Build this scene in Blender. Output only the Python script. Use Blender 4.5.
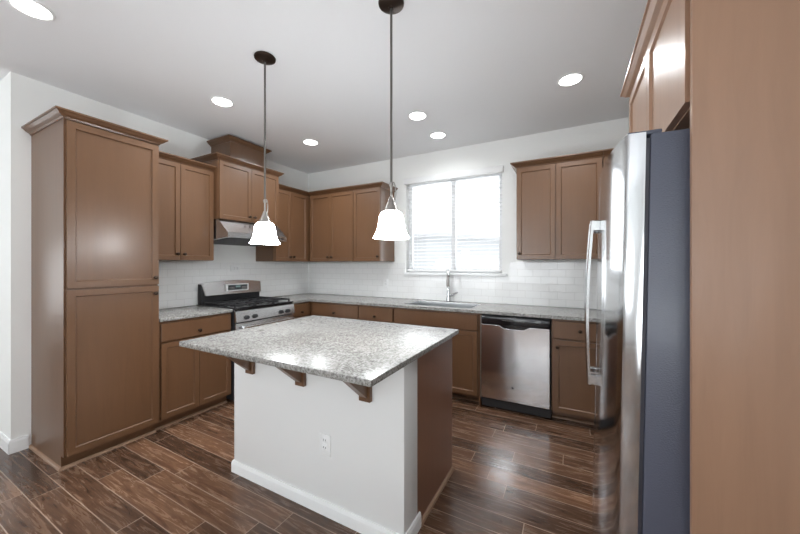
import bpy, bmesh, math, random
from mathutils import Vector, Matrix
random.seed(7)
S = bpy.context.scene
for o in list(bpy.data.objects): bpy.data.objects.remove(o)
C = S.collection
PI = math.pi
WX = 4.42            # right wall
H = 2.721            # ceiling

# ------------------------------------------------------------------ camera, world, lights, exposure
cd = bpy.data.cameras.new('camera'); cam = bpy.data.objects.new('camera', cd); C.objects.link(cam)
cd.sensor_width = 36.0; cd.lens = 321.0 / 800 * 36; cd.clip_start = 0.02
cd.shift_y = -(267 - 264.58) / 800
cam.location = (3.5223, -3.6485, 1.3451); cam.rotation_euler = (PI/2, 0, 0.4898)
S.camera = cam
S.view_settings.view_transform = 'Standard'; S.view_settings.look = 'None'
S.view_settings.gamma = 1; S.view_settings.use_curve_mapping = False
S.view_settings.exposure = 0.12
wd = bpy.data.worlds.new('sky'); S.world = wd; wd.use_nodes = True
bg = wd.node_tree.nodes['Background']
sky = wd.node_tree.nodes.new('ShaderNodeTexSky'); sky.sky_type = 'HOSEK_WILKIE'
sky.turbidity = 6; sky.ground_albedo = 0.5; sky.sun_direction = (0.3, -0.5, 0.8)
mixw = wd.node_tree.nodes.new('ShaderNodeMix'); mixw.data_type = 'RGBA'
mixw.inputs[0].default_value = 0.75
wd.node_tree.links.new(sky.outputs[0], mixw.inputs[6]); mixw.inputs[7].default_value = (0.93, 0.97, 1.0, 1)
wd.node_tree.links.new(mixw.outputs[2], bg.inputs[0]); bg.inputs[1].default_value = 2.2

def area(name, loc, rot, sx, sy, power, col=(1, 1, 1)):
    l = bpy.data.lights.new(name, 'AREA'); l.shape = 'RECTANGLE'; l.size = sx; l.size_y = sy
    l.energy = power; l.color = col
    o = bpy.data.objects.new(name, l); C.objects.link(o); o.location = loc; o.rotation_euler = rot
    return o
# added fill lamps behind and left of the camera, tilted up to lift the ceiling
area('fill_rear', (1.2, -7.6, 1.35), (PI/2 + 1.05, 0, 0), 4.6, 2.3, 150, (0.91, 0.96, 1.0))
area('fill_left', (-3.7, -5.4, 1.35), (PI/2 + .9, 0, -PI/2), 3.6, 2.2, 40, (0.93, 0.97, 1.0))
area('fill_right', (4.30, -6.0, 1.35), (PI/2 + .35, 0, PI/2), 2.6, 2.0, 80, (0.91, 0.96, 1.0))  # added fill to brighten the island end and the left wall
# daylight entering by the sink window
area('daylight_window', (2.26, 0.30, 1.85), (PI/2, 0, PI), 1.15, 1.05, 15, (0.94, 0.97, 1.0))
LAMP_W = 10
S.cycles.use_denoising = True
S.cycles.max_bounces = 10; S.cycles.diffuse_bounces = 6; S.cycles.glossy_bounces = 5
S.cycles.transparent_max_bounces = 24
S.cycles.sample_clamp_indirect = 6
S.cycles.caustics_reflective = False; S.cycles.caustics_refractive = False

# ------------------------------------------------------------------ materials
def mat(name, col=(.8, .8, .8), rough=.5, metal=0, coat=0, coat_rough=.1, spec=.5, emit=None, es=0):
    m = bpy.data.materials.new(name); m.use_nodes = True
    b = m.node_tree.nodes['Principled BSDF']
    b.inputs['Base Color'].default_value = (*col, 1); b.inputs['Roughness'].default_value = rough
    b.inputs['Metallic'].default_value = metal; b.inputs['Coat Weight'].default_value = coat
    b.inputs['Coat Roughness'].default_value = coat_rough; b.inputs['Specular IOR Level'].default_value = spec
    if emit: b.inputs['Emission Color'].default_value = (*emit, 1); b.inputs['Emission Strength'].default_value = es
    m['b'] = 1
    return m
class NT:
    def __init__(s, m): s.t = m.node_tree; s.b = s.t.nodes['Principled BSDF']
    def n(s, typ, **k):
        x = s.t.nodes.new(typ)
        for a, v in k.items(): setattr(x, a, v)
        return x
    def l(s, a, b): s.t.links.new(a, b)
    def val(s, sock, v):
        if hasattr(v, 'is_linked') or hasattr(v, 'links'): s.l(v, sock)
        else: sock.default_value = v
    def math(s, op, a, b=0.0, c=None):
        x = s.n('ShaderNodeMath', operation=op); s.val(x.inputs[0], a); s.val(x.inputs[1], b)
        if c is not None: s.val(x.inputs[2], c)
        return x.outputs[0]
    def ramp(s, fac, stops):
        r = s.n('ShaderNodeValToRGB'); e = r.color_ramp.elements
        while len(e) < len(stops): e.new(.5)
        for i, (p, c) in enumerate(stops): e[i].position = p; e[i].color = (*c, 1)
        s.l(fac, r.inputs[0]); return r.outputs[0]
    def mix(s, fac, a, b, mode='MIX'):
        x = s.n('ShaderNodeMix', data_type='RGBA', blend_type=mode); s.val(x.inputs[0], fac)
        for sk, v in ((x.inputs[6], a), (x.inputs[7], b)):
            if isinstance(v, tuple): sk.default_value = (*v, 1)
            else: s.l(v, sk)
        return x.outputs[2]
    def noise(s, vec, scale, detail=4, rough=.5, dist=0):
        x = s.n('ShaderNodeTexNoise'); x.inputs['Scale'].default_value = scale; x.inputs['Detail'].default_value = detail
        x.inputs['Roughness'].default_value = rough; x.inputs['Distortion'].default_value = dist
        if vec: s.l(vec, x.inputs['Vector'])
        return x.outputs[0]
    def bump(s, h, strength, dist=.002):
        x = s.n('ShaderNodeBump'); x.inputs['Strength'].default_value = strength; x.inputs['Distance'].default_value = dist
        s.l(h, x.inputs['Height']); s.l(x.outputs[0], s.b.inputs['Normal']); return x
    def coord(s, scale=(1, 1, 1), out='Object'):
        c = s.n('ShaderNodeTexCoord'); m = s.n('ShaderNodeMapping'); m.inputs['Scale'].default_value = scale
        s.l(c.outputs[out], m.inputs[0]); return m.outputs[0]
    def world(s, scale=(1, 1, 1)):
        c = s.n('ShaderNodeNewGeometry'); m = s.n('ShaderNodeMapping'); m.inputs['Scale'].default_value = scale
        s.l(c.outputs['Position'], m.inputs[0]); return m.outputs[0]

def wood(name, c, rough=.36, grain='Z'):
    m = mat(name, c, rough, coat=.25, coat_rough=.22); t = NT(m)
    sc = {'Z': (26, 26, 2.2), 'X': (2.2, 26, 26), 'Y': (26, 2.2, 26)}[grain]
    g = t.noise(t.world(sc), 1.0, 6, .6, .6)
    cl = t.noise(t.world((2, 2, 1.5)), 1.4, 3, .5)
    d = tuple(x * .90 for x in c); h = tuple(min(1, x * 1.07) for x in c)
    a = t.ramp(g, [(.3, d), (.55, c), (.75, h)])
    t.l(t.mix(t.math('MULTIPLY', cl, .5), a, tuple(x * .86 for x in c)), t.b.inputs['Base Color'])
    t.bump(g, .06, .001)
    return m
M = {}
M['wood'] = wood('stained_maple', (.140, .069, .033))
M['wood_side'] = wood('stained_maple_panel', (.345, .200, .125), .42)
M['island_wood_lit'] = wood('stained_maple_island_lit', (.25, .122, .078), .30)  # same wood as the cabinets, colour lightened to stand in for light on it
M['shoe'] = mat('shoe_wood_highlit', (.30, .185, .12), .4)  # cabinet brown with its bright highlight put into the base colour
M['inside'] = mat('dark_recess', (.025, .016, .012), .8)
M['paint'] = mat('wall_paint', (.87, .88, .865), .7)
M['ceil'] = mat('ceiling_paint', (.85, .86, .875), .85)
M['island_paint'] = mat('half_wall_paint', (.78, .785, .78), .65)
M['trim'] = mat('trim_paint', (.87, .88, .88), .4)
M['vinyl'] = mat('white_vinyl', (.85, .86, .87), .35)
M['slat'] = mat('blind_slat', (.86, .86, .86), .45)
M['plate'] = mat('white_plastic', (.86, .87, .87), .3)
M['plate_dark'] = mat('slot_dark', (.08, .08, .08), .5)
M['bronze'] = mat('oil_rubbed_bronze', (.045, .030, .022), .32, .85)
M['rod'] = mat('dark_nickel_rod', (.17, .16, .15), .38, 1)
M['nickel'] = mat('brushed_nickel', (.36, .34, .32), .32, 1)
M['chrome'] = mat('chrome', (.62, .63, .64), .12, 1)
M['black'] = mat('black_gloss', (.012, .012, .014), .12, coat=.4)
M['iron'] = mat('cast_iron', (.018, .018, .02), .5)
M['matblack'] = mat('matte_black', (.02, .02, .022), .55)
M['screen'] = mat('dark_display', (.03, .035, .04), .1)
M['digit'] = mat('display_digits', (.2, .3, .3), .4, emit=(.5, .8, .8), es=.05)
M['fridge_side'] = mat('grey_textured_steel', (.090, .100, .138), .27, coat=.2)
t = NT(M['fridge_side']); t.bump(t.noise(t.world(), 230, 2, .5), .55, .002)
M['gasket'] = mat('gasket', (.04, .04, .055), .5)
M['sinksteel'] = mat('sink_steel', (.55, .56, .57), .3, 1)
M['shade'] = mat('opal_glass', (.92, .91, .89), .25, emit=(.94, .975, 1), es=50)
M['bulb'] = mat('downlight_lens', (.9, .9, .9), .4, emit=(1, .98, .95), es=12)

def steel(name, col, rough, axis='Z', wave=.12, streak=.10):
    m = mat(name, col, rough, 1); t = NT(m)
    sc = {'Z': (400, 400, 3), 'X': (3, 400, 400), 'Y': (400, 3, 400)}[axis]
    g = t.noise(t.world(sc), 1.0, 3, .5)
    w = t.noise(t.world((3, 3, 1.0)), 1.2, 2, .5)
    r = t.math('ADD', t.math('MULTIPLY', g, streak), rough - streak / 2); t.l(r, t.b.inputs['Roughness'])
    bp = t.n('ShaderNodeBump'); bp.inputs['Strength'].default_value = wave; bp.inputs['Distance'].default_value = .01
    t.l(w, bp.inputs['Height']); t.l(bp.outputs[0], t.b.inputs['Normal'])
    return m
M['steel'] = steel('stainless', (.60, .60, .605), .24, 'X')
M['steel_dw'] = steel('stainless_dishwasher', (.74, .74, .755), .16, 'Z', .35, .01)
M['steel_fr'] = steel('stainless_fridge', (.52, .525, .535), .12, 'Z', .02, .02)

# granite
m = mat('granite', (.7, .7, .66), .27, spec=.4); t = NT(m); v = t.world()
n1 = t.noise(v, 34, 8, .68, 1.2); n2 = t.noise(v, 95, 5, .6, .3); n3 = t.noise(v, 7, 4, .6, .5)
a = t.ramp(n1, [(.34, (.10, .10, .10)), (.43, (.20, .20, .19)), (.52, (.32, .325, .31)), (.68, (.43, .435, .415))])
b = t.ramp(n2, [(.36, (.10, .10, .10)), (.44, (.50, .50, .48)), (.52, (1, 1, 1)), (1, (1.0, 1.0, 1.0))])
a = t.mix(.9, a, b, 'MULTIPLY')
a = t.mix(t.math('MULTIPLY', n3, .35), a, (.42, .37, .35))
t.l(a, t.b.inputs['Base Color']); M['granite'] = m

# subway tile (u runs along the wall, v up)
def tile(name, axis):
    m = mat(name, (.8, .8, .78), .12, coat=.3, coat_rough=.06); t = NT(m)
    g = t.n('ShaderNodeNewGeometry'); s = t.n('ShaderNodeSeparateXYZ'); t.l(g.outputs['Position'], s.inputs[0])
    c = t.n('ShaderNodeCombineXYZ'); t.l(s.outputs[axis], c.inputs[0])
    t.l(t.math('SUBTRACT', s.outputs[2], .914), c.inputs[1])
    br = t.n('ShaderNodeTexBrick'); br.offset = .5; br.inputs['Scale'].default_value = 1
    br.inputs['Brick Width'].default_value = .1545; br.inputs['Row Height'].default_value = .0765
    br.inputs['Mortar Size'].default_value = .0016; br.inputs['Mortar Smooth'].default_value = .15
    br.inputs['Color1'].default_value = (.86, .87, .865, 1); br.inputs['Color2'].default_value = (.88, .885, .88, 1)
    br.inputs['Mortar'].default_value = (.73, .73, .72, 1)
    t.l(c.outputs[0], br.inputs[0]); t.l(br.outputs[0], t.b.inputs['Base Color'])
    inv = t.math('SUBTRACT', 1.0, br.outputs['Fac'])
    wv = t.noise(t.world((9, 9, 9)), 1, 2)
    hh = t.math('ADD', inv, t.math('MULTIPLY', wv, .9)); t.bump(hh, .5, .003)
    return m
M['tile_x'] = tile('subway_tile_x', 0); M['tile_y'] = tile('subway_tile_y', 1)

# floor: wood-look plank tile running along x
m = mat('wood_plank_tile', (.2, .1, .06), .3, coat=.15, coat_rough=.12); t = NT(m)
g = t.n('ShaderNodeNewGeometry'); s = t.n('ShaderNodeSeparateXYZ'); t.l(g.outputs['Position'], s.inputs[0])
PW, PL = .1285, .915
yy = t.math('DIVIDE', t.math('ADD', s.outputs[1], 2.899 + PW * 60), PW)
row = t.math('FLOOR', yy); fy = t.math('FRACT', yy)
wn = t.n('ShaderNodeTexWhiteNoise', noise_dimensions='1D'); t.l(row, wn.inputs['W'])
xx = t.math('ADD', t.math('DIVIDE', t.math('ADD', s.outputs[0], 20.0), PL), t.math('MULTIPLY', wn.outputs[0], 7.3))
col_ = t.math('FLOOR', xx); fx = t.math('FRACT', xx)
cc = t.n('ShaderNodeCombineXYZ'); t.l(row, cc.inputs[0]); t.l(col_, cc.inputs[1])
pn = t.n('ShaderNodeTexWhiteNoise', noise_dimensions='2D'); t.l(cc.outputs[0], pn.inputs['Vector'])
# grain coordinates shifted per plank
sh = t.n('ShaderNodeVectorMath', operation='ADD'); sc_ = t.n('ShaderNodeVectorMath', operation='SCALE')
t.l(pn.outputs['Color'], sc_.inputs[0]); sc_.inputs['Scale'].default_value = 30
t.l(t.world((3.6, 38, 1)), sh.inputs[0]); t.l(sc_.outputs[0], sh.inputs[1])
gr = t.noise(sh.outputs[0], 1.0, 8, .68, .9)
sh2 = t.n('ShaderNodeVectorMath', operation='ADD'); t.l(t.world((3, 9, 1)), sh2.inputs[0]); t.l(sc_.outputs[0], sh2.inputs[1])
gb = t.noise(sh2.outputs[0], 1.0, 4, .6, 1.0)
base = t.ramp(gr, [(.25, (.045, .021, .012)), (.43, (.100, .052, .031)), (.58, (.165, .094, .058)), (.80, (.29, .180, .120))])
blot = t.ramp(gb, [(.3, (.75, .72, .70)), (.6, (1.05, 1.02, 1.0)), (.8, (1.3, 1.26, 1.22))])
base = t.mix(1.0, base, blot, 'MULTIPLY')
tone = t.ramp(pn.outputs['Value'], [(0, (.60, .58, .57)), (.5, (1.0, .98, .96)), (1, (1.5, 1.45, 1.38))])
base = t.mix(1.0, base, tone, 'MULTIPLY')
gy = t.math('LESS_THAN', t.math('MINIMUM', fy, t.math('SUBTRACT', 1.0, fy)), .0024 / PW)
gx = t.math('LESS_THAN', t.math('MINIMUM', fx, t.math('SUBTRACT', 1.0, fx)), .0024 / PL)
gm = t.math('MAXIMUM', gx, gy)
t.l(t.mix(gm, base, (.40, .29, .22)), t.b.inputs['Base Color'])
t.l(t.math('ADD', t.math('MULTIPLY', gr, .24), .14), t.b.inputs['Roughness'])
hh = t.math('SUBTRACT', t.math('MULTIPLY', gr, .5), gm); t.bump(hh, .25, .002)
M['floor'] = m

# thin window glass: clear with a mirror share by viewing angle
m = bpy.data.materials.new('window_glass'); m.use_nodes = True; nt = m.node_tree; nt.nodes.remove(nt.nodes['Principled BSDF'])
tr = nt.nodes.new('ShaderNodeBsdfTransparent'); gl = nt.nodes.new('ShaderNodeBsdfGlossy'); gl.inputs['Roughness'].default_value = .01
fr = nt.nodes.new('ShaderNodeFresnel'); fr.inputs['IOR'].default_value = 1.5; mx = nt.nodes.new('ShaderNodeMixShader')
nt.links.new(fr.outputs[0], mx.inputs[0]); nt.links.new(tr.outputs[0], mx.inputs[1]); nt.links.new(gl.outputs[0], mx.inputs[2])
nt.links.new(mx.outputs[0], nt.nodes['Material Output'].inputs[0]); M['glass'] = m
# lap siding outdoors
m = mat('lap_siding', (.78, .79, .80), .6); t = NT(m); s = t.n('ShaderNodeSeparateXYZ'); g = t.n('ShaderNodeNewGeometry'); t.l(g.outputs['Position'], s.inputs[0])
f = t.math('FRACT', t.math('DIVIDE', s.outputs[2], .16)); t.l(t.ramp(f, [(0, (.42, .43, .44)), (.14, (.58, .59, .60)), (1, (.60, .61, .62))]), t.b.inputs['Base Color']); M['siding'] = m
M['roof'] = mat('pale_shingle', (.55, .55, .56), .8)

# ------------------------------------------------------------------ mesh helpers
def bx(bm, x0, x1, y0, y1, z0, z1, bev=0, seg=2):
    vs = [bm.verts.new((x, y, z)) for x in (x0, x1) for y in (y0, y1) for z in (z0, z1)]
    F = [(0, 1, 3, 2), (4, 6, 7, 5), (0, 4, 5, 1), (2, 3, 7, 6), (0, 2, 6, 4), (1, 5, 7, 3)]
    fs = [bm.faces.new([vs[i] for i in f]) for f in F]
    if bev:
        es = list({e for f in fs for e in f.edges})
        bmesh.ops.bevel(bm, geom=es, offset=bev, segments=seg, affect='EDGES', profile=.5)
    return bm
def prism(bm, pts, a, b, axis='x'):
    """outline pts (two coords) extruded between a and b along axis"""
    def P(u, v, w): return {'x': (w, u, v), 'y': (u, w, v), 'z': (u, v, w)}[axis]
    A = [bm.verts.new(P(u, v, a)) for u, v in pts]; B = [bm.verts.new(P(u, v, b)) for u, v in pts]
    n = len(pts); bm.faces.new(A); bm.faces.new(B[::-1])
    for i in range(n): bm.faces.new((A[i], B[i], B[(i+1) % n], A[(i+1) % n]))
    return bm
def lathe(bm, prof, c=(0, 0, 0), n=32, axis='z', capa=True, capb=True):
    rings = []
    for r, h in prof:
        ring = []
        for k in range(n):
            a = 2*PI*k/n; u, v = r*math.cos(a), r*math.sin(a)
            p = {'z': (u, v, h), 'x': (h, u, v), 'y': (u, h, v)}[axis]
            ring.append(bm.verts.new((p[0]+c[0], p[1]+c[1], p[2]+c[2])))
        rings.append(ring)
    for a, b in zip(rings, rings[1:]):
        for k in range(n): bm.faces.new((a[k], a[(k+1) % n], b[(k+1) % n], b[k]))
    if capa: bm.faces.new(rings[0])
    if capb: bm.faces.new(rings[-1][::-1])
    return bm
def tube(bm, pts, r, n=12):
    pts = [Vector(p) for p in pts]; rings = []
    d0 = (pts[1]-pts[0]).normalized(); ref = Vector((0, 0, 1)) if abs(d0.z) < .9 else Vector((1, 0, 0))
    for i, p in enumerate(pts):
        d = ((pts[min(i+1, len(pts)-1)] - pts[max(i-1, 0)])).normalized()
        u = d.cross(ref).normalized(); w = d.cross(u).normalized(); ref = ref if abs(d.dot(ref)) < .95 else w
        rr = r[i] if isinstance(r, (list, tuple)) else r
        rings.append([bm.verts.new(p + u*rr*math.cos(2*PI*k/n) + w*rr*math.sin(2*PI*k/n)) for k in range(n)])
    for a, b in zip(rings, rings[1:]):
        for k in range(n): bm.faces.new((a[k], a[(k+1) % n], b[(k+1) % n], b[k]))
    bm.faces.new(rings[0]); bm.faces.new(rings[-1][::-1]); return bm
def obj(name, bm, m, parent=None, smooth=None):
    bmesh.ops.recalc_face_normals(bm, faces=bm.faces)
    me = bpy.data.meshes.new(name); bm.to_mesh(me); bm.free()
    me.materials.append(m)
    if smooth is not None:
        me.shade_smooth(); me.set_sharp_from_angle(angle=math.radians(smooth))
    o = bpy.data.objects.new(name, me); C.objects.link(o)
    if parent: o.parent = parent
    return o
def B(): return bmesh.new()
def box(name, x0, x1, y0, y1, z0, z1, m, parent=None, bev=0):
    return obj(name, bx(B(), x0, x1, y0, y1, z0, z1, bev), m, parent, 40 if bev else None)
def tag(o, label, cat, group=None):
    o['label'] = label; o['category'] = cat
    if group: o['group'] = group
    return o
def thing(name, label, cat, loc=(0, 0, 0), rz=0, group=None):
    o = bpy.data.objects.new(name, None); C.objects.link(o); o.empty_display_size = .1
    o.location = loc; o.rotation_euler = (0, 0, rz); return tag(o, label, cat, group)
def struct(name, bm, m, parent=None, smooth=None):
    o = obj(name, bm, m, parent, smooth)
    if not parent: o['kind'] = 'structure'
    return o

# ------------------------------------------------------------------ the room
struct('floor', bx(B(), -4, WX + .12, -8, .14, -.1, 0), M['floor'])
struct('ceiling', bx(B(), -4, WX + .12, -8, .14, H, H + .12), M['ceil'])
XW0, XW1, ZW0, ZW1 = 1.668, 2.852, 1.245, 2.40
b = B()                                       # back wall, cut for the window
bx(b, -.14, XW0, 0, .14, 0, H); bx(b, XW1, WX + .12, 0, .14, 0, H)
bx(b, XW0, XW1, 0, .14, 0, ZW0); bx(b, XW0, XW1, 0, .14, ZW1, H)
struct('wall_back', b, M['paint'])
struct('wall_left', bx(B(), -.14, 0, -2.935, 0, 0, H), M['paint'])
struct('wall_left_return', bx(B(), -4, -.14, -2.935, -2.795, 0, H), M['paint'])
struct('wall_right', bx(B(), WX, WX + .12, -8, 0, 0, H), M['paint'])
struct('wall_far_left', bx(B(), -4.12, -4, -8, -2.795, 0, H), M['paint'])
struct('wall_front', bx(B(), -4, WX, -8.12, -8, 0, H), M['paint'])
def skirting(bm, path, h=.095, th=.014):
    """path of floor points; board stands on the right-hand side of travel"""
    return sweep(bm, path, [(0, 0), (th, 0), (th, h - .018), (th * .55, h), (0, h)], 0)
def sweep(bm, path, prof, z0):
    """mitred sweep: prof = (outward offset, height); outward is right of travel"""
    P = [Vector((p[0], p[1])) for p in path]; n = len(P); nor = []
    for i in range(n - 1):
        d = (P[i+1] - P[i]).normalized(); nor.append(Vector((d.y, -d.x)))
    rings = []
    for i in range(n):
        if i == 0: mv = nor[0]
        elif i == n - 1: mv = nor[-1]
        else:
            a, c = nor[i-1], nor[i]; mv = (a + c) / (1 + a.dot(c))
        rings.append([bm.verts.new((P[i].x + mv.x*o, P[i].y + mv.y*o, z0 + h)) for o, h in prof])
    k = len(prof)
    for r, s in zip(rings, rings[1:]):
        for j in range(k): bm.faces.new((r[j], r[(j+1) % k], s[(j+1) % k], s[j]))
    bm.faces.new(rings[0]); bm.faces.new(rings[-1][::-1]); return bm
# left wall faces +x: travelling -y gives right = -x, so travel from the return corner
struct('baseboard_left', skirting(B(), [(-3.99, -2.935), (0, -2.935), (0, -2.852)]), M['trim'])
# tile field under the wall cabinets
struct('trim_1', bx(B(), 0, .008, -2.294, -.008, .915, 1.368), M['tile_y'])
struct('trim_2', bx(B(), .0, WX, -.008, 0, .915, 1.2145), M['tile_x'])
b = B(); bx(b, 0, XW0 - .02, -.008, 0, 1.2145, 1.368); bx(b, XW1 + .075, WX, -.008, 0, 1.2145, 1.368)
struct('trim_3', b, M['tile_x'])

# window
b = B(); f = .045
bx(b, XW0, XW0 + f, .075, .125, ZW0, ZW1); bx(b, XW1 - f, XW1, .075, .125, ZW0, ZW1)
bx(b, XW0 + f, XW1 - f, .075, .125, ZW0, ZW0 + f); bx(b, XW0 + f, XW1 - f, .075, .125, ZW1 - f, ZW1)
win = struct('window_1', b, M['vinyl'])
xm = 2.27
box('mullion', xm - .026, xm + .026, .07, .12, ZW0 + f, ZW1 - f, M['vinyl'], win)
box('glass_pane', XW0 + f, xm - .026, .098, .102, ZW0 + f, ZW1 - f, M['glass'], win)
box('glass_pane', xm + .026, XW1 - f, .098, .102, ZW0 + f, ZW1 - f, M['glass'], win)
box('sill', XW0 - .02, XW1 + .055, -.035, 0, 1.217, 1.244, M['trim'], win, .004)
bl = thing('window_blind', 'white horizontal slat blind lowered over the sink window', 'blind', (0, 0, 0))
b = B(); bx(b, XW0 - .018, XW1 + .018, -.045, -.002, 2.355, 2.428, .006); obj('valance', b, M['trim'], bl, 40)
zs = 2.335; k = 0
while zs > 1.30:
    b = B(); a = math.radians(4)
    yc = .034; hw = .025
    prism(b, [(yc - hw, zs - .002 - hw*math.sin(a)), (yc + hw, zs - .002 + hw*math.sin(a)), (yc + hw, zs + .0005 + hw*math.sin(a)), (yc, zs + .003), (yc - hw, zs + .0005 - hw*math.sin(a))], XW0 + .008, XW1 - .008, 'x')
    obj('slat', b, M['slat'], bl); zs -= .0425; k += 1
box('bottom_rail', XW0 + .008, XW1 - .008, .012, .056, 1.262, 1.282, M['slat'], bl, .004)
for x in (XW0 + .14, xm, XW1 - .14): obj('lift_cord', tube(B(), [(x, .034, 1.27), (x, .034, 2.36)], .0012, 6), M['slat'], bl)
# neighbour's house beyond the window
hs = thing('house', 'pale neighbouring house with lap siding beyond the sink window', 'house', (0, 0, 0))
b = B(); prism(b, [(-6.5, -1), (4.5, -1), (4.5, 1.75), (-.6, 2.28), (-6.5, 1.15)], 6.0, 6.4, 'y'); obj('wall', b, M['siding'], hs)
b = B(); prism(b, [(-6.8, 1.09), (-.6, 2.28), (4.8, 1.715), (4.8, 1.83), (-.6, 2.4), (-6.8, 1.21)], 5.7, 9.0, 'y'); obj('roof', b, M['roof'], hs)

# ------------------------------------------------------------------ cabinets
CROWN = [(0, 0), (.007, 0), (.012, .010), (.028, .020), (.043, .036), (.050, .038), (.050, .048), (0, .048)]
def shaker(x0, x1, z0, z1, y, name, m, parent, frame=.056, th=.02):
    """front faces -y; back of the door lies at y"""
    b = B(); yf = y - th
    bx(b, x0, x1, yf, y, z0, z1)
    bmesh.ops.recalc_face_normals(b, faces=b.faces); b.normal_update()
    fr = min(b.faces, key=lambda f: f.calc_center_median().y)
    es = list(fr.edges)
    bmesh.ops.inset_region(b, faces=[fr], thickness=frame, depth=0)
    bmesh.ops.inset_region(b, faces=[fr], thickness=.007, depth=-.009)
    return obj(name, b, m, parent)
def slab_front(x0, x1, z0, z1, y, name, m, parent):
    b = bx(B(), x0, x1, y - .02, y, z0, z1, .003, 1); return obj(name, b, m, parent)
def knob(x, z, y, parent):
    b = lathe(B(), [(.0105, 0), (.0075, -.006), (.006, -.012), (.0125, -.018), (.0145, -.023), (.012, -.028), (.004, -.030)], (x, y, z), 18, 'y')
    return obj('knob', b, M['bronze'], parent, 50)
def wall_cabinet(label, loc, rz, w, d, z0, z1, doors, crown, cat='cabinet', group=None, fill=0, name='upper_cabinet'):
    """doors: (x0,x1,knob side or None); crown: path ends ('L','R' exposed)"""
    r = thing(name, label, cat, loc, rz, group)
    box('body', 0.001, w - .001, -d, -.002, z0, z1, M['wood'], r)
    for a, c, s in doors:
        D = shaker(a + .002, c - .002, z0 + .004, z1 - .012, -d - .001, 'door', M['wood'], r)
        if s: knob(c - .03 if s == 'R' else a + .03, z0 + .058, -d - .021, D)
    p = []
    if 'L' in crown: p.append((0, -.002))
    p += [(0, -d - .004), (w, -d - .004)]
    if 'R' in crown: p.append((w, -.002))
    obj('crown_moulding', sweep(B(), p, CROWN, z1 - .004), M['wood'], r)
    return r
def base_cabinet(label, loc, rz, w, fronts, toe=.095, d=.61, toe_y=.50, cat='cabinet', body_m=None, shoe=True, ztop=.886):
    """fronts: ('door'|'drawer', x0,x1,z0,z1, knob x or None, knob z)"""
    r = thing('base_cabinet', label, cat, loc, rz)
    b = B(); prism(b, [(-.002, 0), (-toe_y, 0), (-toe_y, toe), (-d, toe), (-d, ztop - .001), (-.002, ztop - .001)], .001, w - .001, 'x')
    obj('body', b, M['wood'], r)
    for k, x0, x1, z0, z1, kx, kz in fronts:
        D = (shaker if k == 'door' else slab_front)(x0 + .002, x1 - .002, z0, z1, -d - .001, k, M['wood'], r)
        if kx is not None: knob(kx, kz, -d - .021, D)
    if shoe:
        b = B(); prism(b, [(-toe_y - .001, 0), (-toe_y - .017, 0), (-toe_y - .015, .009), (-toe_y - .009, .015), (-toe_y - .001, .017)], 0.001, w - .001, 'x'); obj('shoe_moulding', b, M['shoe'], r)
    return r
RL = PI / 2
# pantry
YP0, YP1 = -2.831, -2.297; wP = YP1 - YP0
r = thing('pantry_cabinet', 'tall brown pantry cabinet with two stacked doors on the left wall', 'cabinet', (0, YP0, 0), RL)
b = B(); prism(b, [(-.002, 0), (-.562, 0), (-.562, .088), (-.611, .088), (-.611, 2.305), (-.002, 2.305)], 0, wP, 'x'); obj('body', b, M['wood'], r)
b = B(); prism(b, [(-.002, 0), (-.569, 0), (-.569, .088), (-.612, .088), (-.612, 2.305), (-.002, 2.305)], -.006, -.0005, 'x'); obj('side_panel', b, M['wood'], r)
D = shaker(.004, wP - .003, .092, 1.178, -.613, 'door', M['wood'], r, .06); knob(wP - .03, 1.120, -.633, D)
D = shaker(.004, wP - .003, 1.190, 2.285, -.613, 'door', M['wood'], r, .06); knob(wP - .03, 1.245, -.633, D)
obj('crown_moulding', sweep(B(), [(-.006, -.002), (-.006, -.616), (wP, -.616), (wP, -.38)], CROWN, 2.297), M['wood'], r)
b = B(); sweep(b, [(-.006, -.0), (-.006, -.570), (wP, -.570)], [(0, 0), (.016, 0), (.014, .010), (.008, .015), (0, .017)], 0); obj('shoe_moulding', b, M['shoe'], r)
# left run
YL0, YR0, YR1 = -2.294, -1.671, -.927
w = YR0 - YL0 - .004
base_cabinet('brown base cabinet with one drawer between the pantry and the stove', (0, YL0, 0), RL, w,
    [('drawer', .012, w - .008, .722, .868, w/2, .768), ('door', .012, w/2 + .003, .100, .708, w/2 - .03, .655), ('door', w/2 + .003, w - .008, .100, .708, w/2 + .036, .655)], toe_y=.545)
wall_cabinet('brown two-door wall cabinet between the pantry and the range hood', (0, YL0, 0), RL, w + .002, .326, 1.385, 2.287,
    [(.01, .305, 'R'), (.305, w - .002, 'L')], '', group=None)
wh = YR1 - YR0
wall_cabinet('raised brown two-door cabinet directly above the range hood', (0, YR0, 0), RL, wh, .402, 1.806, 2.405,
    [(.004, wh/2, 'R'), (wh/2, wh - .004, 'L')], 'LR')
r = thing('hood_chimney_box', 'small brown box with crown stacked on the hood cabinet near the ceiling', 'cabinet', (0, -1.494, 0), RL)
box('body', 0, .44, -.338, -.002, 2.450, 2.655, M['wood'], r)
obj('crown_moulding', sweep(B(), [(0, -.002), (0, -.339), (.44, -.339), (.44, -.002)], CROWN, 2.648), M['wood'], r)
w = -YR1 - .003
wall_cabinet('brown two-door wall cabinet right of the range hood on the left wall', (0, YR1 + .002, 0), RL, w, .326, 1.385, 2.287,
    [(.012, .27, 'R'), (.27, .55, 'L')], '')
base_cabinet('brown corner base cabinet with a narrow drawer right of the stove', (0, YR1 + .004, 0), RL, w - .002,
    [('drawer', .012, .292, .722, .868, .155, .768), ('door', .012, .292, .100, .708, .26, .655)], toe_y=.545)
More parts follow.
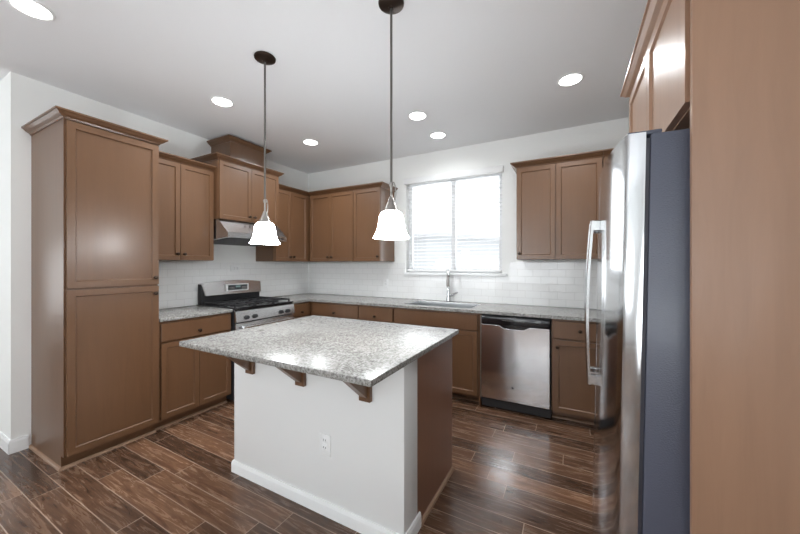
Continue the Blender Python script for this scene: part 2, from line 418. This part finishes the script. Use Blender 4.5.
# back run
X0 = .6345
w = 1.83 - X0
base_cabinet('brown two-drawer base cabinet on the back wall between the corner and the sink', (X0, 0, 0), 0, w,
    [('drawer', .045, .735, .722, .868, 1.024 - X0, .768), ('drawer', .74, w - .004, .722, .868, 1.597 - X0, .768),
     ('door', .045, .735, .100, .708, .70, .655), ('door', .74, w - .004, .100, .708, .775, .655)], toe_y=.50)
r = base_cabinet('brown sink base cabinet with a plain false front below the faucet', (1.832, 0, 0), 0, .934,
    [('drawer', .004, .91, .722, .868, None, 0), ('door', .004, .457, .100, .708, .425, .655), ('door', .457, .91, .100, .708, .489, .655)], toe_y=.50)
for c in r.children:                       # open the body's top for the bowl
    if c.name.startswith('body'):
        b = B(); bx(b, .001, .019, -.61, -.002, .0, .885); bx(b, .915, .933, -.61, -.002, 0, .885); bx(b, .019, .915, -.02, -.002, 0, .885)
        bx(b, .019, .915, -.61, -.595, .095, .885); bx(b, .019, .915, -.50, -.49, 0, .095); bx(b, .019, .915, -.595, -.02, .095, .11)
        c.data.clear_geometry(); b.to_mesh(c.data); b.free()
base_cabinet('brown base cabinet with a small drawer between the dishwasher and the refrigerator', (3.374, 0, 0), 0, .44,
    [('drawer', .014, .41, .722, .868, .213, .797), ('door', .014, .41, .100, .708, .046, .65)], toe_y=.50)
base_cabinet('plain brown corner base cabinet behind the refrigerator at the right wall', (3.816, 0, 0), 0, .602,
    [('door', .01, .40, .100, .868, .04, .65)], toe_y=.50)
wall_cabinet('brown two-door wall cabinet on the back wall in the left corner', (.368, 0, 0), 0, .729, .336, 1.385, 2.287,
    [(.005, .356, 'R'), (.356, .727, 'L')], '')
wall_cabinet('brown single-door wall cabinet just left of the window', (1.098, 0, 0), 0, .40, .336, 1.385, 2.287,
    [(.002, .396, 'R')], 'R')
wall_cabinet('mauve-brown two-door wall cabinet just right of the window', (3.049, 0, 0), 0, .72, .336, 1.394, 2.290,
    [(.004, .345, 'L'), (.349, .714, 'R')], 'L')
wall_cabinet('brown corner wall cabinet right of the two doors, mostly behind the refrigerator', (3.770, 0, 0), 0, .648, .336, 1.394, 2.290,
    [(.06, .36, 'L')], '')
# ------------------------------------------------------------------ island
IX0, IX1, IY0, IY1 = 1.585, 2.832, -2.312, -1.625
r = thing('kitchen_island', 'white half-wall kitchen island with a dark brown cabinet end', 'island', (0, 0, 0))
box('half_wall', IX0, IX1, IY0, -2.162, 0, .8855, M['island_paint'], r, .004)
box('cabinet_body', IX0 + .01, IX1 - .002, -2.1615, IY1, 0, .8855, M['island_wood_lit'], r)
b = B(); skirting(b, [(IX0, -2.10), (IX0, IY0), (IX1, IY0), (IX1, -2.142)], .074, .012); obj('baseboard', b, M['trim'], r)
b = B(); sweep(b, [(IX1 - .001, -2.142), (IX1 - .001, IY1)], [(0, 0), (.016, 0), (.014, .012), (.008, .018), (0, .020)], 0); obj('shoe_moulding', b, M['shoe'], r)
for i, xc in enumerate((IX0 + .02 + .29, IX0 + .02 + .60, IX0 + .02 + .91)):
    D = shaker(0, 0, 0, 0, 0, 'door', M['island_wood_lit'], r) if False else None
for a, c in ((IX0 + .015, 2.21), (2.214, IX1 - .006)):
    box('door', a, c, IY1 + .001, IY1 + .02, .10, .87, M['island_wood_lit'], r, .003)
for xc in (1.760, 2.185, 2.622):
    y = IY0
    b = B(); bx(b, xc - .034, xc + .034, y - .024, y - .001, .668, .885, .003, 1)
    prism(b, [(y - .023, .694), (y - .032, .694), (y - .225, .862), (y - .225, .885), (y - .023, .885)], xc - .019, xc + .019, 'x')
    obj('corbel', b, M['wood'], r)
o = obj('island_countertop', bx(B(), 1.580, 2.864, -2.643, -1.580, .886, .914, .004, 2), M['granite'], None, 40)
tag(o, 'large rectangular speckled light granite slab on the island', 'countertop')

# ------------------------------------------------------------------ counters
o = obj('countertop', bx(B(), .009, .640, YL0 + .001, YR0 - .003, .886, .914, .003, 2), M['granite'], None, 40)
tag(o, 'short speckled granite counter between the pantry and the stove', 'countertop')
SX0, SX1, SY0, SY1 = 1.90, 2.655, -.540, -.125
b = B()
def slabL():
    xs = [.009, .640, SX0, SX1, WX - .004]; ys = [YR1 + .003, -.640, SY0, SY1, -.009]
    def inside(i, j):
        if j == 0: return i == 0
        return not (i == 2 and j == 2)
    V = {}
    def vert(i, j, z):
        k = (i, j, z)
        if k not in V: V[k] = b.verts.new((xs[i], ys[j], z))
        return V[k]
    for i in range(4):
        for j in range(4):
            if not inside(i, j): continue
            for z in (.886, .914): b.faces.new([vert(i, j, z), vert(i+1, j, z), vert(i+1, j+1, z), vert(i, j+1, z)])
            for (di, dj, e) in ((-1, 0, ((i, j), (i, j+1))), (1, 0, ((i+1, j), (i+1, j+1))), (0, -1, ((i, j), (i+1, j))), (0, 1, ((i, j+1), (i+1, j+1)))):
                a, c = i + di, j + dj
                if 0 <= a < 4 and 0 <= c < 4 and inside(a, c): continue
                (p, q), (s_, u) = e; b.faces.new([vert(p, q, .886), vert(s_, u, .886), vert(s_, u, .914), vert(p, q, .914)])
slabL()
o = obj('countertop', b, M['granite']); tag(o, 'long L-shaped granite counter with the sink along the back wall', 'countertop')
# sink
r = thing('kitchen_sink', 'stainless undermount sink set in the back counter under the window', 'sink', (0, 0, 0))
b = B(); g = .004
o1 = [(SX0 + g, SY0 + g), (SX1 - g, SY0 + g), (SX1 - g, SY1 - g), (SX0 + g, SY1 - g)]
rings = []
for off, z in ((0, .912), (.003, .9128), (.006, .905), (.010, .74), (.03, .715)):
    rings.append([b.verts.new((x + (off if x < 2.2 else -off), y + (off if y < -.3 else -off), z)) for x, y in o1])
for p, q in zip(rings, rings[1:]):
    for k in range(4): b.faces.new((p[k], p[(k+1) % 4], q[(k+1) % 4], q[k]))
b.faces.new(rings[-1]); obj('bowl', b, M['sinksteel'], r)
obj('drain', lathe(B(), [(.045, .7155), (.045, .718), (.03, .719), (.028, .717)], ((SX0 + SX1)/2, -.30, 0), 24), M['chrome'], r, 40)
# faucet
r = thing('faucet', 'tall stainless pull-down faucet with side lever behind the sink', 'faucet', (2.262, -.082, .914))
obj('base', lathe(B(), [(.030, .0005), (.030, .006), (.024, .012), (.021, .06), (.0185, .13), (.015, .15)], n=24), M['chrome'], r, 40)
pts = [(0, 0, .14), (0, 0, .24)] + [(.022 * (1 - math.cos(a)), -.072 * (1 - math.cos(a)), .29 + .082 * math.sin(a)) for a in [PI * k / 12 for k in range(13)]]
obj('spout', tube(B(), pts, .0135, 14), M['chrome'], r, 60)
obj('spray_head', tube(B(), [(.044, -.144, .292), (.044, -.144, .25), (.044, -.144, .20), (.044, -.144, .185)], [.0145, .0175, .0195, .017], 16), M['nickel'], r, 60)
obj('lever', tube(B(), [(.018, 0, .075), (.05, -.004, .078), (.075, -.008, .095), (.115, -.012, .112)], [.015, .014, .010, .009], 12), M['chrome'], r, 60)

# ------------------------------------------------------------------ range
r = thing('gas_range', 'stainless gas range with black grates on the left wall', 'stove', (0, YR0 + .004, 0), RL)
wr = wh - .010
box('body', 0, wr, -.645, -.02, .03, .905, M['matblack'], r)
box('cooktop', 0, wr, -.668, -.02, .905, .922, M['black'], r, .004)
b = B(); prism(b, [(-.650, .785), (-.690, .785), (-.672, .886), (-.650, .903)], .0, wr, 'x'); obj('control_panel', b, M['steel'], r)
cp = r.children[-1] if r.children else None
for i, kx in enumerate((.112, .206, .540, .632)):
    b = lathe(B(), [(.022, 0), (.022, -.004), (.019, -.008), (.017, -.024), (.012, -.027)], n=20, axis='y'); bx(b, -.004, .004, -.032, -.024, -.017, .017, .001, 1)
    k = obj('knob', b, M['iron'], r, 40); k.location = (kx, -.6855, .822); k.rotation_euler = (math.radians(-10), 0, 0)
box('oven_door', .004, wr - .004, -.675, -.646, .205, .772, M['steel'], r, .005)
box('door_window', .14, wr - .14, -.678, -.6752, .36, .62, M['black'], r)
b = B(); tube(b, [(.05, -.725, .735), (wr - .05, -.725, .735)], .013, 14); bx(b, .07, .095, -.725, -.676, .726, .744); bx(b, wr - .095, wr - .07, -.725, -.676, .726, .744); obj('door_handle', b, M['steel'], r, 40)
box('storage_drawer', .004, wr - .004, -.672, -.646, .055, .195, M['steel'], r, .005)
for x in (.05, wr - .05):
    for y in (-.6, -.08): obj('foot', lathe(B(), [(.018, 0), (.018, .031)], (x, y, 0), 14), M['matblack'], r)
# backguard
box('backguard', .018, wr, -.085, -.02, .922, 1.135, M['matblack'], r, .003)
b = B(); n = 14
top = [(.018 + (wr - .018) * k / n, 1.140 + .026 * (1 - (2 * k / n - 1) ** 2)) for k in range(n + 1)]
out = [(0.038, 1.015), (wr - .02, 1.015)] + top[::-1]
prism(b, out, -.135, -.03, 'y'); fas = obj('fascia', b, M['steel'], r)
for v in fas.data.vertices:
    if v.co.y < -.1: v.co.y += .042 * (v.co.z - 1.015) / .15
b = B(); bx(b, .265, .545, -.134, -.11, 1.045, 1.125, .003, 1); D = obj('display_bezel', b, M['plate'], r)
b = B(); bx(b, .285, .525, -.1365, -.12, 1.058, 1.114); s1 = obj('display', b, M['screen'], D)
b = B(); bx(b, .375, .435, -.1375, -.1365, 1.085, 1.105); obj('clock', b, M['digit'], D)
for i in range(4):
    for j in range(2):
        for x in (.30, .455): box('button', x + i*.016, x + i*.016 + .009, -.1372, -.1365, 1.066 + j*.017, 1.075 + j*.017, M['nickel'], D)
# grates and burners
for i in range(3):
    a0 = .02 + i * (wr - .04) / 3; a1 = a0 + (wr - .04) / 3 - .006
    b = B(); z0, z1 = .940, .953
    for x in (a0, a1 - .013, (a0 + a1) / 2 - .006): bx(b, x, x + .013, -.635, -.13, z0, z1, .002, 1)
    for y in (-.635, -.50, -.385, -.27, -.143): bx(b, a0, a1, y, y + .013, z0, z1, .002, 1)
    for x in (a0, a1 - .013):
        for y in (-.635, -.143): bx(b, x, x + .013, y, y + .013, .921, z0)
    obj('grate', b, M['iron'], r)
for x in (.15, wr - .15):
    for y in (-.51, -.25):
        obj('burner', lathe(B(), [(.055, .9225), (.052, .930), (.036, .932), (.036, .938), (.03, .940)], (x, y, 0), 24), M['iron'], r, 40)
obj('burner', lathe(B(), [(.04, .9225), (.04, .930), (.03, .938)], (wr/2, -.38, 0), 24), M['iron'], r, 40)
# hood
r = thing('range_hood', 'sloped stainless under-cabinet range hood above the stove', 'range hood', (0, YR0 + .003, 0), RL)
wq = wh - .006
b = B(); prism(b, [(-.004, 1.805), (-.402, 1.805), (-.548, 1.672), (-.556, 1.668), (-.556, 1.616), (-.535, 1.616), (-.004, 1.572)], 0, wq, 'x'); obj('shell', b, M['steel'], r)
b = B(); prism(b, [(-.52, 1.6135), (-.05, 1.5745), (-.05, 1.5715), (-.52, 1.6105)], .05, wq - .05, 'x'); obj('filter', b, M['iron'], r)
for i in range(3): box('switch', wq - .125 + i * .028, wq - .105 + i * .028, -.559, -.556, 1.634, 1.648, M['black'], r)
# ------------------------------------------------------------------ dishwasher
r = thing('dishwasher', 'stainless dishwasher with black control strip in the back run', 'dishwasher', (2.771, 0, 0))
box('body', .004, .596, -.60, -.03, .02, .870, M['matblack'], r)
b = B(); n = 18; lo = .110; hi = .792
def dip(x):
    t_ = (x - .30) / .105
    return hi if abs(t_) > 1.25 else hi - .028 * (1 if abs(t_) < .8 else (1.25 - abs(t_)) / .45)
xs = [.008, .16, .17, .192, .215, .235, .27, .30, .33, .365, .385, .408, .43, .44, .592]
prism(b, [(.008, lo), (.592, lo)] + [(x, dip(x)) for x in xs[::-1]], -.640, -.601, 'y')
D = obj('door', b, M['steel_dw'], r)
mod = D.modifiers.new('edge', 'BEVEL'); mod.width = .004; mod.segments = 2; mod.limit_method = 'ANGLE'; mod.angle_limit = math.radians(60)
b = bx(B(), .008, .592, -.636, -.601, .797, .866, .004, 2); cp = obj('control_panel', b, M['black'], r, 40)
box('handle_pocket', .185, .415, -.630, -.601, .766, .797, M['black'], r)
for i in range(9): box('button', .20 + i * .022, .211 + i * .022, -.6368, -.636, .835, .839, M['nickel'], cp)
box('kick_plate', .004, .596, -.515, -.49, .001, .105, M['matblack'], r)
obj('badge', lathe(B(), [(.011, -.6405), (.011, -.643), (.008, -.644)], (.289, 0, .24), 20, 'y'), M['matblack'], D)
box('side_trim', -.0035, .0075, -.632, -.60, .10, .868, M['nickel'], r)
# ------------------------------------------------------------------ refrigerator
FY0, FY1 = -2.452, -1.560
r = thing('refrigerator', 'stainless side-by-side refrigerator with dark grey sides at the right wall', 'refrigerator', (4.371, 0, .004))
r.rotation_euler = (0, math.radians(1.0), 0)
ox = -4.40
def fb(name, x0, x1, y0, y1, z0, z1, m, p=r, bev=0): return box(name, x0 + ox, x1 + ox, y0, y1, z0, z1, m, p, bev)
fb('body', 3.731, 4.395, FY0, FY1, .03, 1.722, M['fridge_side'], r, .006)
fb('gasket', 3.7205, 3.7305, FY0 + .008, FY1 - .008, .11, 1.71, M['gasket'])
ysp = -1.945
def face_x(y):
    return 3.636 + .036 * abs((y - (FY0 + FY1) / 2) / ((FY1 - FY0) / 2)) ** 2.6
def fdoor(y0, y1):
    b = B(); R = .010; n = 24; pts = []
    yc = (FY0 + FY1) / 2; hw = (FY1 - FY0) / 2
    for k in range(n + 1):
        y = y0 + (y1 - y0) * k / n
        e = min(y - y0, y1 - y); ed = R - math.sqrt(max(0, R*R - (R - min(e, R))**2)) if e < R else 0
        pts.append((face_x(y) + ed, y))
    for q in (.0015, .004): pts.append((face_x(y0 + q) + R - math.sqrt(R*R - (R - q)**2), y0 + q)); pts.append((face_x(y1 - q) + R - math.sqrt(R*R - (R - q)**2), y1 - q))
    pts.sort(key=lambda p: p[1])
    pts = [(3.720, y0)] + pts + [(3.720, y1)]
    prism(b, [(x + ox, y) for x, y in pts], .105, 1.728, 'z')
    return obj('door', b, M['steel_fr'], r, 30)
for (y0, y1, yh) in ((FY0, ysp - .003, ysp - .055), (ysp + .003, FY1, ysp + .055)):
    D = fdoor(y0, y1)
    b = B(); n = 16; pts = []
    for k in range(n + 1):
        u_ = k / n; z = .80 + .72 * u_; bow = .028 + .014 * math.sin(PI * u_)
        pts.append((face_x(yh) - bow + ox, yh, z))
    prev = None
    for p in pts:
        ring = [b.verts.new((p[0] + dx, p[1] + dy, p[2])) for dx, dy in ((-.008, -.006), (-.008, .006), (-.004, .012), (.006, .012), (.006, -.012), (-.004, -.012))]
        if prev:
            for k in range(6): b.faces.new((prev[k], prev[(k+1) % 6], ring[(k+1) % 6], ring[k]))
        else: b.faces.new(ring)
        prev = ring
    b.faces.new(prev[::-1])
    for z in (.80, 1.475): bx(b, face_x(yh) - .030 + ox, face_x(yh) + .002 + ox, yh - .011, yh + .011, z, z + .045, .003, 1)
    obj('handle', b, M['chrome'], D, 40)
for y in (FY0 + .01, FY1 - .09): fb('hinge_cover', 3.675, 3.76, y, y + .08, 1.723, 1.736, M['fridge_side'], r, .004)
fb('base_grille', 3.70, 3.73, FY0 + .01, FY1 - .01, .025, .098, M['matblack'])
for y in (FY0 + .06, FY1 - .06):
    for x in (3.76, 4.34): obj('foot', lathe(B(), [(.02, -.005 if x > 4 else -.0145), (.02, .031)], (x + ox, y, 0), 14), M['matblack'], r)
# cabinet over the refrigerator and its end panel
r = thing('upper_cabinet', 'brown two-door cabinet over the refrigerator at upper right', 'cabinet', (WX, -1.520, 0), -PI/2)
wf = 2.508 - 1.520; df = .600
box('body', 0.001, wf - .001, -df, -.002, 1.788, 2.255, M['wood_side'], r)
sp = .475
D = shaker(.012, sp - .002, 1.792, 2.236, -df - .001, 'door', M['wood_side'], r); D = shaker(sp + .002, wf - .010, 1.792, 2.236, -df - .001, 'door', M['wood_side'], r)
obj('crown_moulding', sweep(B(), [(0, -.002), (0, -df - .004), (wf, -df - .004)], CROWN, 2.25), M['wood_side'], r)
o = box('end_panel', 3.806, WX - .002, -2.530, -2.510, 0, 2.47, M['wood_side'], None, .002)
tag(o, 'tall flat tan-brown end panel in the right foreground beside the refrigerator', 'panel')

# ------------------------------------------------------------------ lamps
def pendant(x, y, label):
    r = thing('pendant_lamp', label, 'pendant lamp', (x, y, H), 0, 'bell-shade pendant lamps over the island')
    obj('canopy', lathe(B(), [(.064, -.0005), (.068, -.006), (.066, -.014), (.045, -.022), (.014, -.027), (.012, -.034)], n=36), M['bronze'], r, 40)
    zt = 1.766 - H
    obj('rod', tube(B(), [(0, 0, -.03), (0, 0, zt)], .0065, 12), M['rod'], r, 60)
    b = B(); lathe(b, [(.004, zt + .012), (.010, zt + .008), (.012, zt), (.010, zt - .008), (.006, zt - .014), (.006, zt - .066), (.010, zt - .07)], n=18); 
    obj('stem', b, M['nickel'], r, 60)
    pts = [(.010 + .017 * math.sin(a), .0, zt - .045 + .055 * math.cos(a)) for a in [PI * k / 14 for k in range(15)]]
    b = tube(B(), pts, .0035, 8)
    L = obj('loop', b, M['nickel'], r, 60)
    obj('fitter', lathe(B(), [(.010, zt - .068), (.016, zt - .085), (.022, zt - .10), (.034, zt - .128), (.040, zt - .142), (.036, zt - .148)], n=28), M['nickel'], r, 40)
    prof = [(.030, 1.624), (.048, 1.620), (.057, 1.611), (.0625, 1.595), (.066, 1.572), (.070, 1.545), (.0765, 1.520), (.0855, 1.500), (.094, 1.488), (.094, 1.483),
            (.090, 1.486), (.081, 1.503), (.072, 1.522), (.0655, 1.547), (.061, 1.573), (.057, 1.594), (.052, 1.607), (.044, 1.614), (.028, 1.618)]
    prof = [(q, h - H) for q, h in prof]
    obj('shade', lathe(B(), prof, n=48, capa=False, capb=True), M['shade'], r, 60)
    return r
pendant(1.731, -2.192, 'bell-shaded pendant lamp on a bronze rod nearer the pantry and stove')
pendant(2.690, -2.185, 'bell-shaded pendant lamp on a bronze rod nearer the window')
lights = [(.972, -3.06, 'recessed ceiling light above and before the pantry, cut by the top left corner'),
          (.925, -1.965, 'recessed ceiling light between the pantry and the range hood'),
          (.943, -.941, 'recessed ceiling light over the far left corner cabinets'),
          (2.271, -.957, 'front one of the two recessed ceiling lights near the sink window'),
          (2.275, -.451, 'back one of the two recessed ceiling lights, closest to the sink window'),
          (3.517, -.950, 'recessed ceiling light toward the refrigerator, right of the window')]
for x, y, lab in lights:
    r = thing('recessed_light', lab, 'ceiling light', (x, y, H), 0, 'recessed ceiling lights')
    obj('trim_ring', lathe(B(), [(.076, -.0005), (.088, -.0005), (.090, -.004), (.080, -.009), (.073, -.006)], n=40, capa=False, capb=False), M['trim'], r, 40)
    obj('lens', lathe(B(), [(.075, -.001), (.075, -.005), (.06, -.0065)], n=40), M['bulb'], r)
    l = bpy.data.lights.new('downlight', 'AREA'); l.shape = 'DISK'; l.size = .14; l.energy = LAMP_W * (.25 if y < -3 else 1.0 if x > 3 else .75 if 2 < x < 3 and y < -.5 else .2 if y > -.5 else 1.1); l.color = (.93, .97, 1); l.spread = math.radians(150)
    o = bpy.data.objects.new('downlight', l); C.objects.link(o); o.parent = r; o.location = (0, 0, -.012)
# ------------------------------------------------------------------ outlets
def outlet(label, loc, rz, roll=0):
    r = thing('wall_outlet', label, 'outlet', loc, rz, 'white wall outlets'); r.rotation_euler = (0, roll, rz)
    box('cover_plate', -.036, .036, -.006, -.0005, -.058, .058, M['plate'], r, .002)
    for z in (-.028, .012):
        s_ = box('socket', -.017, .017, -.0075, -.0058, z, z + .028, M['plate'], r, .002)
        b = B(); bx(b, -.009, -.006, -.0079, -.0074, z + .012, z + .022); bx(b, .006, .009, -.0079, -.0074, z + .012, z + .022); obj('slots', b, M['plate_dark'], s_)
    return r
outlet('white outlet on the front of the white island half wall', (2.355, IY0, .375), 0)
outlet('white outlet turned sideways on the tile above the stove', (.008, -1.212, 1.30), RL, PI/2)
outlet('white outlet on the back wall tile under the cabinet left of the window', (1.372, -.008, 1.10), 0)
